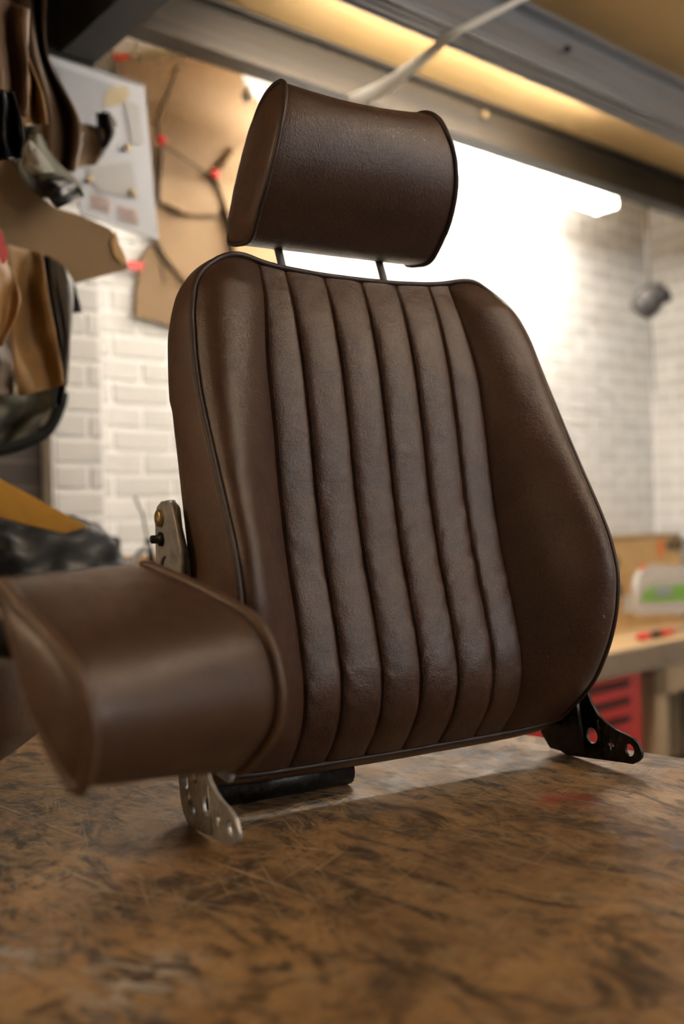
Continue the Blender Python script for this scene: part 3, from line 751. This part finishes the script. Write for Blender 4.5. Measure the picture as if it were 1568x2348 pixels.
# cardboard patterns on the wall
pt = sheet('cardboard_pattern', [(262, 130), (300, 136), (345, 142), (392, 132), (424, 136), (442, 106), (452, 100), (470, 130), (520, 150), (552, 158), (562, 205), (596, 232), (586, 290), (580, 360), (600, 480), (640, 600), (600, 690), (480, 690), (420, 640), (380, 590), (356, 545), (330, 480), (300, 330), (272, 190)], 2.785, M['card'])
tag(pt, 'largest brown cardboard pattern hung on the brick wall behind the headrest', 'pattern', 'cardboard patterns')
strip('edge_shadow_line', [(408, 150), (385, 215), (366, 255), (362, 300), (366, 325)], 2.782, .0035, M['edge_shadow'], pt)  # dark line drawn for an overlapping card's edge and its shadow
pt2 = sheet('cardboard_pattern', [(372, 330), (430, 360), (492, 405), (508, 450), (500, 490), (440, 492), (400, 478), (364, 462)], 2.765, M['card'], .005)
tag(pt2, 'small cardboard pattern pinned by two red pins over the largest pattern', 'pattern', 'cardboard patterns')
strip('cut_edge_shadow', [(372, 330), (368, 400), (364, 462)], 2.762, .0035, M['edge_shadow'], pt2); strip('cut_edge_shadow', [(376, 335), (430, 368), (490, 408)], 2.762, .0035, M['edge_shadow'], pt2)  # card edges with their shadow drawn as dark lines
strip('tape', [(388, 470), (425, 488)], 2.760, .007, M['card2'], pt2)
pt3 = sheet('cardboard_pattern', [(492, 405), (545, 330), (585, 340), (640, 560), (600, 690), (545, 640), (530, 520), (510, 455)], 2.752, M['card2'], .005)
tag(pt3, 'tan cardboard pattern hanging between the small pinned pattern and the headrest', 'pattern', 'cardboard patterns')
strip('cut_edge_shadow', [(494, 408), (510, 450), (530, 515)], 2.749, .0035, M['edge_shadow'], pt3)
pt4 = sheet('cardboard_pattern', [(322, 590), (345, 560), (390, 590), (450, 650), (420, 760), (360, 738), (308, 726), (312, 670)], 2.80, M['card3'])
tag(pt4, 'lowest cardboard pattern showing between the brick wall and the seat shoulder', 'pattern', 'cardboard patterns')
strip('cut_edge_shadow', [(352, 560), (375, 600), (412, 628)], 2.796, .005, M['edge_shadow'], pt4); strip('edge_shadow_line', [(368, 600), (378, 650)], 2.796, .0035, M['edge_shadow'], pt4)
for px, lb_ in (((368, 322), 'red push pin at the upper left of the small pinned pattern'), ((490, 400), 'red push pin at the right tip of the small pinned pattern')):
    tag(lathe('push_pin', [(.004, -.02), (.013, 0), (.016, .008), (.012, .016), (.004, .018)], at(px[0], px[1], 2.748), -E2, M['red_pin'], None, 16), lb_, 'pin', 'red pins')
tag(sheet('red_tape', [(260, 124), (296, 124), (295, 136), (260, 137)], 2.779, M['red'], .002), 'red tape on the top left corner of the largest pattern', 'tape', 'red tape pieces')
tag(sheet('red_tape', [(292, 598), (330, 601), (324, 621), (290, 614)], 2.775, M['red'], .002), 'red tape below the planner sheet beside the lowest pattern', 'tape', 'red tape pieces')
tag(tube('wire_hook', [at(477, 70, 2.6), at(480, 92, 2.6), at(472, 112, 2.62), at(465, 122, 2.67)], .003, M['chrome']), 'thin wire hook holding up the largest cardboard pattern', 'hook')
tag(lathe('pull_knob', [(.003, 0), (.008, .006), (.016, .03), (.017, .04), (.010, .052), (.001, .056)], at(565, 196, 2.55), (0, 0, -1), M['lamp_white'], None, 16), 'small white pull knob hanging left of the headrest under the lamp', 'knob')

# planner sheet
pn = sheet('planner_sheet', [(104, 120), (330, 196), (362, 550), (186, 492)], 2.28, M['paper'], .006)
tag(pn, 'white printed planner sheet hanging among the hides', 'planner')
sheet('picture', [(128, 150), (265, 196), (238, 262), (226, 290), (176, 280)], 2.274, M['grey_print'], .002, pn)
sheet('tape', [(246, 205), (290, 196), (296, 218), (282, 238), (236, 245)], 2.272, M['tape_yellow'], .002, pn)
sheet('picture', [(285, 230), (318, 240), (330, 330), (300, 330)], 2.274, M['pale_print'], .002, pn); sheet('picture', [(200, 385), (300, 370), (318, 455), (225, 440)], 2.274, M['pale_print'], .002, pn)
for bx0, by0 in ((208, 445), (272, 472)):
    for i in range(4):
        for j in range(5):
            x = bx0 + j * 9.0 + i * 1.0; y = by0 + i * 8.5 + j * 2.6
            sheet('print_mark', [(x, y), (x + 5.5, y + 1.6), (x + 6, y + 6), (x + .5, y + 4.4)], 2.274, M['orange_print'], .0015, pn)
strip('spiral_edge', [(104, 119), (330, 195)], 2.276, .004, M['grey_metal'], pn)
for (x, y) in ((291, 338), (302, 442), (203, 412)):
    lathe('magnet', [(.009, 0), (.009, .006), (.004, .010)], at(x, y, 2.272), -E2, M['brass'], pn, 12)

# hanging hides and cut pieces, front to back
HG = 'hides hanging on the rack'
loft('hide', [(-60, -30), (-50, 120), (-30, 260)], [(66, 20), (62, 150), (64, 268)], 1.66, M['h_tan'], 'tan hide rolled at the top left edge of the rack', 'hide', HG, .045, 1.6, seed=1)
loft('hide', [(40, -40), (62, 120), (90, 260), (110, 400)], [(106, -40), (108, 125), (184, 280), (172, 392)], 1.95, M['h_brown'], 'long dark brown hide beside the planner sheet', 'hide', HG, .04, 1.4, seed=2)
loft('hide', [(52, 130), (50, 200), (40, 290)], [(62, 128), (96, 215), (108, 285)], 1.76, M['h_rust'], 'short rust brown hide fold between the tan and dark brown hides', 'hide', HG, .03, 1.2, seed=3)
loft('hide', [(-30, 200), (-40, 290), (-30, 370)], [(30, 210), (52, 300), (48, 362)], 1.56, M['h_black'], 'black hide bunched at the left edge under the tan hide', 'hide', HG, .04, 2.0, seed=4)
loft('leather_offcut', [(176, 280), (178, 320), (172, 372), (170, 385)], [(212, 290), (238, 300), (242, 340), (222, 375)], 2.10, M['card3'], 'ragged tan offcut in front of the planner sheet', 'offcut', None, .01, 1, seed=5)
loft('leather_offcut', [(222, 258), (225, 300), (232, 350)], [(250, 256), (268, 290), (246, 335)], 2.08, M['h_black'], 'small black offcut pinned on the planner sheet', 'offcut', None, .015, 1, seed=6)
loft('hide', [(70, 305), (44, 370), (60, 420), (95, 455)], [(92, 308), (128, 370), (172, 410), (190, 440)], 1.78, M['h_olive'], 'olive grey suede piece lying over the curved cardboard pattern', 'hide', HG, .03, 1.1, seed=7)
loft('hide', [(62, 325), (52, 375), (72, 400)], [(70, 322), (112, 375), (124, 395)], 1.70, M['h_pale'], 'pale suede corner folded over the olive piece', 'hide', HG, .02, .8, seed=8)
loft('hide', [(92, 415), (100, 440), (130, 476)], [(140, 405), (176, 425), (193, 450)], 1.72, M['h_black'], 'black lining corner below the olive suede piece', 'hide', HG, .02, .8, seed=9)
cb = sheet('cardboard_pattern', [(-40, 330), (10, 350), (45, 400), (80, 446), (130, 480), (185, 496), (250, 525), (266, 546), (276, 600), (292, 604), (290, 618), (172, 648), (150, 612), (112, 588), (0, 556), (-40, 540)], 1.86, M['card2'], .005)
tag(cb, 'wide curved cardboard pattern sweeping across below the planner sheet', 'pattern', 'cardboard patterns')
tag(sheet('card_flap', [(264, 530), (272, 560), (290, 596), (280, 606), (262, 585), (255, 555)], 1.85, M['boxcard'], .003), 'curled pale cardboard flap at the right end of the curved pattern', 'flap')
tag(sheet('red_label', [(-20, 515), (2, 530), (18, 585), (8, 605), (-20, 600)], 1.70, M['red'], .004), 'bright red label at the left edge of the frame', 'label')
loft('hide', [(-40, 570), (-40, 700), (-40, 800)], [(12, 585), (46, 690), (4, 792)], 1.70, M['h_orange'], 'orange brown rounded hide at the left edge', 'hide', HG, .02, .8, seed=10)
loft('hide', [(0, 555), (20, 700), (30, 830), (44, 908)], [(95, 580), (115, 700), (138, 820), (146, 884)], 1.80, M['h_rust'], 'stiff rust brown leather panel left of the white pier', 'hide', HG, .02, .9, seed=11)
loft('hide', [(70, 570), (105, 700), (128, 830), (120, 930)], [(118, 585), (140, 720), (152, 850), (142, 930)], 2.02, M['h_black'], 'long black vinyl strip behind the rust brown panel', 'hide', HG, .02, .8, seed=12)
loft('hide', [(112, 588), (130, 700), (146, 800), (150, 880)], [(144, 606), (166, 645), (160, 780), (152, 884)], 1.955, M['h_grey'], 'grey vinyl strip with a soft sheen beside the pier', 'hide', HG, .02, .8, seed=13)
loft('hide', [(150, 618), (160, 660), (166, 718)], [(166, 640), (178, 680), (187, 716)], 2.0, M['h_black'], 'black tongue of vinyl hanging against the white pier', 'hide', HG, .006, .6, seed=14)
loft('hide', [(-40, 780), (-40, 860), (-40, 910)], [(20, 790), (30, 850), (30, 905)], 1.87, M['h_brown'], 'dark brown scrap hanging behind the rust brown panel', 'hide', HG, .02, .9, seed=15)
loft('hide', [(-40, 880), (-40, 960), (-40, 1040)], [(140, 885), (132, 930), (20, 1024)], 2.16, M['h_olive'], 'olive grey hide in a deep sagging curve at the left', 'hide', HG, .04, 1.2, seed=16)
tag(tube('rubber_trim', [at(x, y, 2.09) for x, y in smooth_curve([(143, 900), (136, 935), (110, 985), (60, 1015), (0, 1032), (-40, 1036)], 30)], .014, M['black_rubber']), 'black rubber trim following the lower edge of the olive hide', 'trim')
tag(tube('rack_rail', [rp(-1.6, 1.8, 1.72), rp(-.6, 1.8, 1.72)], .016, M['black_paint']), 'steel rail carrying the hanging hides above the frame', 'rail')

# left bench with clutter
bl = tag(empty('bench', rp(-1.3, 2.3, FLOOR)), 'wooden side bench below the hanging hides behind the second seat', 'bench')
box('bench_top', (-2.4, 1.75, .03), (-.1, 2.55, .08), M['bench_wood'], bl, .004)
for a_ in (-2.3, -.25):
    for b_ in (1.8, 2.42): box('leg', (a_, b_, FLOOR), (a_ + .08, b_ + .08, .03), M['post_wood'], bl, .003)
ta = at(196, 1274, 2.36); tb_ = at(455, 1282, 2.36); a0, a1 = float(ta @ E1), float(tb_ @ E1)
tr = tag(empty('wooden_tray', rp((a0 + a1) / 2, 2.43, .08)), 'open brown wooden tray on the side bench left of the seat', 'tray')
zt = float(ta[2] + tb_[2]) / 2
for lo, hi, nm in (((a0, 2.36, .08), (a1, 2.372, zt), 'side'), ((a0, 2.50, .08), (a1, 2.512, zt), 'side'), ((a0, 2.372, .08), (a0 + .012, 2.50, zt), 'end'), ((a1 - .012, 2.372, .08), (a1, 2.50, zt), 'end'), ((a0, 2.36, .08), (a1, 2.512, .09), 'base')):
    box(nm, lo, hi, M['tray_wood'], tr, .002)
b0_ = at(178, 1231, 2.44); b1_ = at(265, 1231, 2.44)
bb = tag(empty('black_case', rp(float((b0_ + b1_) @ E1) / 2, 2.44, .09)), 'small black case standing in the wooden tray', 'case')
box('case_body', (float(b0_ @ E1), 2.40, .092), (float(b1_ @ E1), 2.48, float(b0_[2] + b1_[2]) / 2), M['black_rubber'], bb, .014, seg=4)
box('case_clasp', (float(b0_ @ E1) + .05, 2.392, .23), (float(b0_ @ E1) + .08, 2.40, .26), M['card2'], bb, .002)
wr = tag(empty('cable_bundle', at(340, 1300, 2.3)), 'thin grey cable rising from a metal clip on the tray edge', 'cable')
tube('wire', [at(x, y, 2.3) for x, y in smooth_curve([(309, 1137), (318, 1160), (327, 1178), (333, 1210), (340, 1245)], 24)], .0035, M['grey_metal'], wr)
tube('sleeve', [at(x, y, 2.3) for x, y in ((338, 1236), (344, 1262), (349, 1300))], .008, M['black_rubber'], wr)
tube('clip', [at(x, y, 2.29) for x, y in smooth_curve([(290, 1306), (310, 1280), (326, 1262), (340, 1256)], 16)], [.012] * 6 + [.009] * 10, M['grey_metal'], wr)
# black leather jacket heaped on the bench
bm = bmesh.new(); bmesh.ops.create_icosphere(bm, subdivisions=5, radius=1)
cj = at(70, 1262, 2.05); cj[2] = .19
for v in bm.verts:
    n_ = v.co.copy(); f1 = noise.noise(n_ * 1.6 + Vector((3, 1, 7))); f2 = 1 - abs(noise.noise(n_ * 3.1 + Vector((9, 4, 2)))) * 2; f3 = noise.noise(n_ * 7)
    k = 1 + .22 * f1 + .12 * f2 + .03 * f3
    zz = n_.z * .16 * k
    P = cj + E1 * (n_.x * .235 * k) + E2 * (n_.y * .16 * k); v.co = Vector((P[0], P[1], max(.081, cj[2] + zz)))
me = bpy.data.meshes.new('leather_heap'); bm.to_mesh(me); bm.free()
tag(link('leather_heap', me, M['h_black'], None), 'crumpled black leather heap on the side bench', 'leather')
lf = sheet('foam_board', [(-70, 1062), (0, 1102), (100, 1155), (195, 1208), (142, 1222), (60, 1202), (0, 1186), (-70, 1176)], 1.80, M['foam'], .022)
tag(lf, 'yellow foam board with a pointed corner resting over the black leather heap', 'board')

# ------------------------------------------------------------------ white strap, corner lamp
sc_ = np.array([at(*p) for p in ((1215, -12, 1.50), (1120, 36, 1.53), (1040, 78, 1.58), (985, 122, 1.68), (930, 165, 1.85), (870, 205, 2.02), (800, 235, 2.16))]); sc_ = smooth_curve(sc_, 40)
G = []
for i, p in enumerate(sc_):
    w_ = .008 + .012 * sstep(i / 40 * 1.2 - .1); T_ = sc_[min(i + 1, 39)] - sc_[max(i - 1, 0)]; T_ /= np.linalg.norm(T_)
    side = np.cross(T_, p - C0); side /= np.linalg.norm(side); G.append([p - side * w_, p - side * w_ * .3, p + side * w_ * .3, p + side * w_])
o = gridmesh('ceiling_strap', G, M['strap']); o.modifiers.new('t', 'SOLIDIFY').thickness = .003
tag(o, 'white strap slung from the grey beam to the tube lamp above the headrest', 'strap')
cs = at(1486, 690, 2.5)
sk = tag(empty('spotlight', cs), 'dark grey spotlight hanging on a thin conduit in the far corner', 'spotlight')
ax_ = np.array([.55, -.25, .18]); ax_ /= np.linalg.norm(ax_)
lathe('shell', [(.012, -.075), (.045, -.07), (.066, -.04), (.070, 0), (.058, .04), (.035, .07), (.03, .09)], cs, np.array([.45, -.2, .55]), M['lamp_dark'], sk, 24)
lathe('knob', [(.028, .02), (.036, .04), (.036, .08), (.02, .09)], cs + np.array([.015, 0, .0]), ax_, M['black_plastic'], sk, 18)
tube('conduit', [at(1481, 470, 2.5), at(1484, 560, 2.5), at(1489, 690, 2.5)], .011, M['grey_metal'], sk)
tube('wire', [at(1490, 715, 2.52), at(1495, 790, 2.6), at(1500, 900, 2.72)], .004, M['grey_metal'], sk)

# ------------------------------------------------------------------ right bench, cabinet, box
BT = -.235
br = tag(empty('workbench', rp(3.6, 2.5, FLOOR)), 'thick wooden workbench against the brick wall above the red cabinet', 'workbench')
box('bench_top', (2.2, 2.27, BT - .012), (WALL_R - .03, 2.78, BT), M['bench_wood'], br, .004)
box('front_board', (2.2, 2.262, BT - .105), (WALL_R - .03, 2.30, BT - .002), M['bench_edge'], br, .005)
box('rail', (3.66, 2.30, BT - .24), (WALL_R - .03, 2.335, BT - .105), M['post_wood'], br, .004)
for a_ in (2.25, 3.66, 4.38):
    for b_ in (2.30, 2.66): box('leg', (a_, b_, FLOOR), (a_ + .10, b_ + .10, BT - .012), M['post_wood'], br, .004)
cbn = tag(empty('tool_cabinet', rp(3.1, 2.5, FLOOR)), 'red metal drawer cabinet under the back workbench', 'cabinet')
CX0, CX1, CZ1 = 2.72, 3.60, BT - .115
box('cabinet_body', (CX0, 2.33, FLOOR), (CX1, 2.74, CZ1), M['red_paint'], cbn, .006)
zz = CZ1 - .03
for k, hgt in enumerate((.075, .075, .085, .10, .13, .15)):
    z0_ = zz - hgt
    if z0_ < FLOOR + .03: break
    dr = box('drawer', (CX0 + .05, 2.312, z0_ + .008), (CX1 - .10, 2.335, zz - .024), M['red_paint'], cbn, .004)
    hnd = box('handle', (CX0 + .05, 2.305, zz - .034), (CX1 - .12, 2.318, zz - .022), M['red_paint'], None, .002); hnd.parent = dr
    gp = box('finger_gap', (CX0 + .05, 2.318, zz - .022), (CX1 - .10, 2.333, zz), M['dark_gap'], None, 0); gp.parent = dr
    zz = z0_
bz1 = float(at(1480, 1229, 2.60)[2])
bxx = tag(empty('cardboard_box', rp(4.0, 2.68, BT)), 'large cardboard box with orange and black lettering on the back workbench', 'box')
box('box_body', (3.30, 2.60, BT), (4.40, 2.78, bz1), M['boxcard'], bxx, .004)
box('tape_flap', (3.30, 2.596, bz1 - .012), (4.40, 2.784, bz1 + .003), M['card2'], bxx, .001)
lg = at(1515, 1257, 2.597); le = float(lg @ E1); lzz = float(lg[2])
def card_rect(name, a0, a1, z0, z1, mat, c=2.5965): return box(name, (a0, c - .0015, z0), (a1, c, z1), mat, bxx, 0)
card_rect('logo', le - .028, le + .022, lzz - .012, lzz + .034, M['orange_ink']); card_rect('logo', le - .022, le + .015, lzz - .042, lzz - .018, M['orange_ink'])
fc = bpy.data.curves.new('lettering', 'FONT'); fc.body = 'WÜRTH'; fc.size = .075; fc.extrude = .0006; fc.offset = .003
fo = bpy.data.objects.new('lettering', fc); COL.objects.link(fo); bpy.context.view_layer.update()
me = bpy.data.meshes.new_from_object(fo.evaluated_get(bpy.context.evaluated_depsgraph_get())); bpy.data.objects.remove(fo)
for v in me.vertices: v.co = Vector(rp(le + .045 + v.co.x, 2.596 - v.co.z, lzz - .018 + v.co.y))
me.materials.clear(); link('lettering', me, M['black_ink'], bxx, False)
for (x, y) in ((1412, 1288), (1418, 1352)):
    P = at(x, y, 2.597); a_ = float(P @ E1); z_ = float(P[2])
    plate('print_arrow', [[(0, .03), (.03, 0), (.018, 0), (.018, -.03), (-.018, -.03), (-.018, 0), (-.03, 0)]], rp(a_, 2.5962, z_), E1, EZ, -E2, .002, M['black_ink'], bxx, .0003)
wc = at(1438, 1386, 2.597); card_rect('sticker', float(wc @ E1) - .03, float(wc @ E1) + .035, float(wc[2]) - .035, float(wc[2]) + .04, M['white_card'])
# clear pack with green card, screwdriver
pk = at(1515, 1412, 2.44); pa = float(pk @ E1)
pkt = tag(empty('blister_pack', rp(pa, 2.44, BT)), 'clear plastic pack with a green and grey card on the workbench', 'pack')
def pack_pt(x, y, c): P = at(x, y, c); return (float(P @ E1), float(P @ EZ))
lp = [pack_pt(x, y, 2.44) for x, y in ((1452, 1408), (1456, 1330), (1470, 1304), (1500, 1298), (1568, 1300), (1620, 1310), (1628, 1404))]
plate('plastic_shell', [lp], (0, 0, 0), (E1[0], E1[1], 0), (0, 0, 1), -E2, .03, M['plastic'], pkt, .004)
for o in (pkt.children[-1],):
    for v in o.data.vertices: v.co = v.co + Vector(E2 * 2.44)
def pack_card(name, px, mat, c):
    o = plate(name, [[pack_pt(x, y, 2.44) for x, y in px]], E2 * c, E1, EZ, -E2, .002, mat, pkt, .0004); return o
pack_card('card', [(1460, 1380), (1472, 1352), (1500, 1342), (1575, 1340), (1575, 1376)], M['green'], 2.42)
pack_card('card_print', [(1488, 1366), (1496, 1346), (1532, 1344), (1528, 1364)], M['grey_print'], 2.416)
pack_card('label_dot', [(1455, 1296), (1468, 1294), (1469, 1306), (1456, 1308)], M['orange_ink'], 2.418)
sd0 = at(1462, 1408, 2.36); sd1 = at(1575, 1414, 2.36); sd0[2] = sd1[2] = BT + .016
sd = tag(empty('screwdriver', tuple(sd0)), 'screwdriver with a red and dark grey handle lying on the workbench', 'screwdriver')
D = sd1 - sd0
tube('handle_end', [sd0, sd0 + D * .04, sd0 + D * .2], [.010, .016, .016], M['red_pin'], sd, seg=14); tube('grip', [sd0 + D * .2, sd0 + D * .42], .015, M['black_rubber'], sd, seg=14)
tube('collar', [sd0 + D * .42, sd0 + D * .52, sd0 + D * .72], [.016, .015, .010], M['red_pin'], sd, seg=14); tube('shaft', [sd0 + D * .72, sd0 + D * 1.3], .004, M['grey_metal'], sd, seg=10)

bpy.context.view_layer.update()
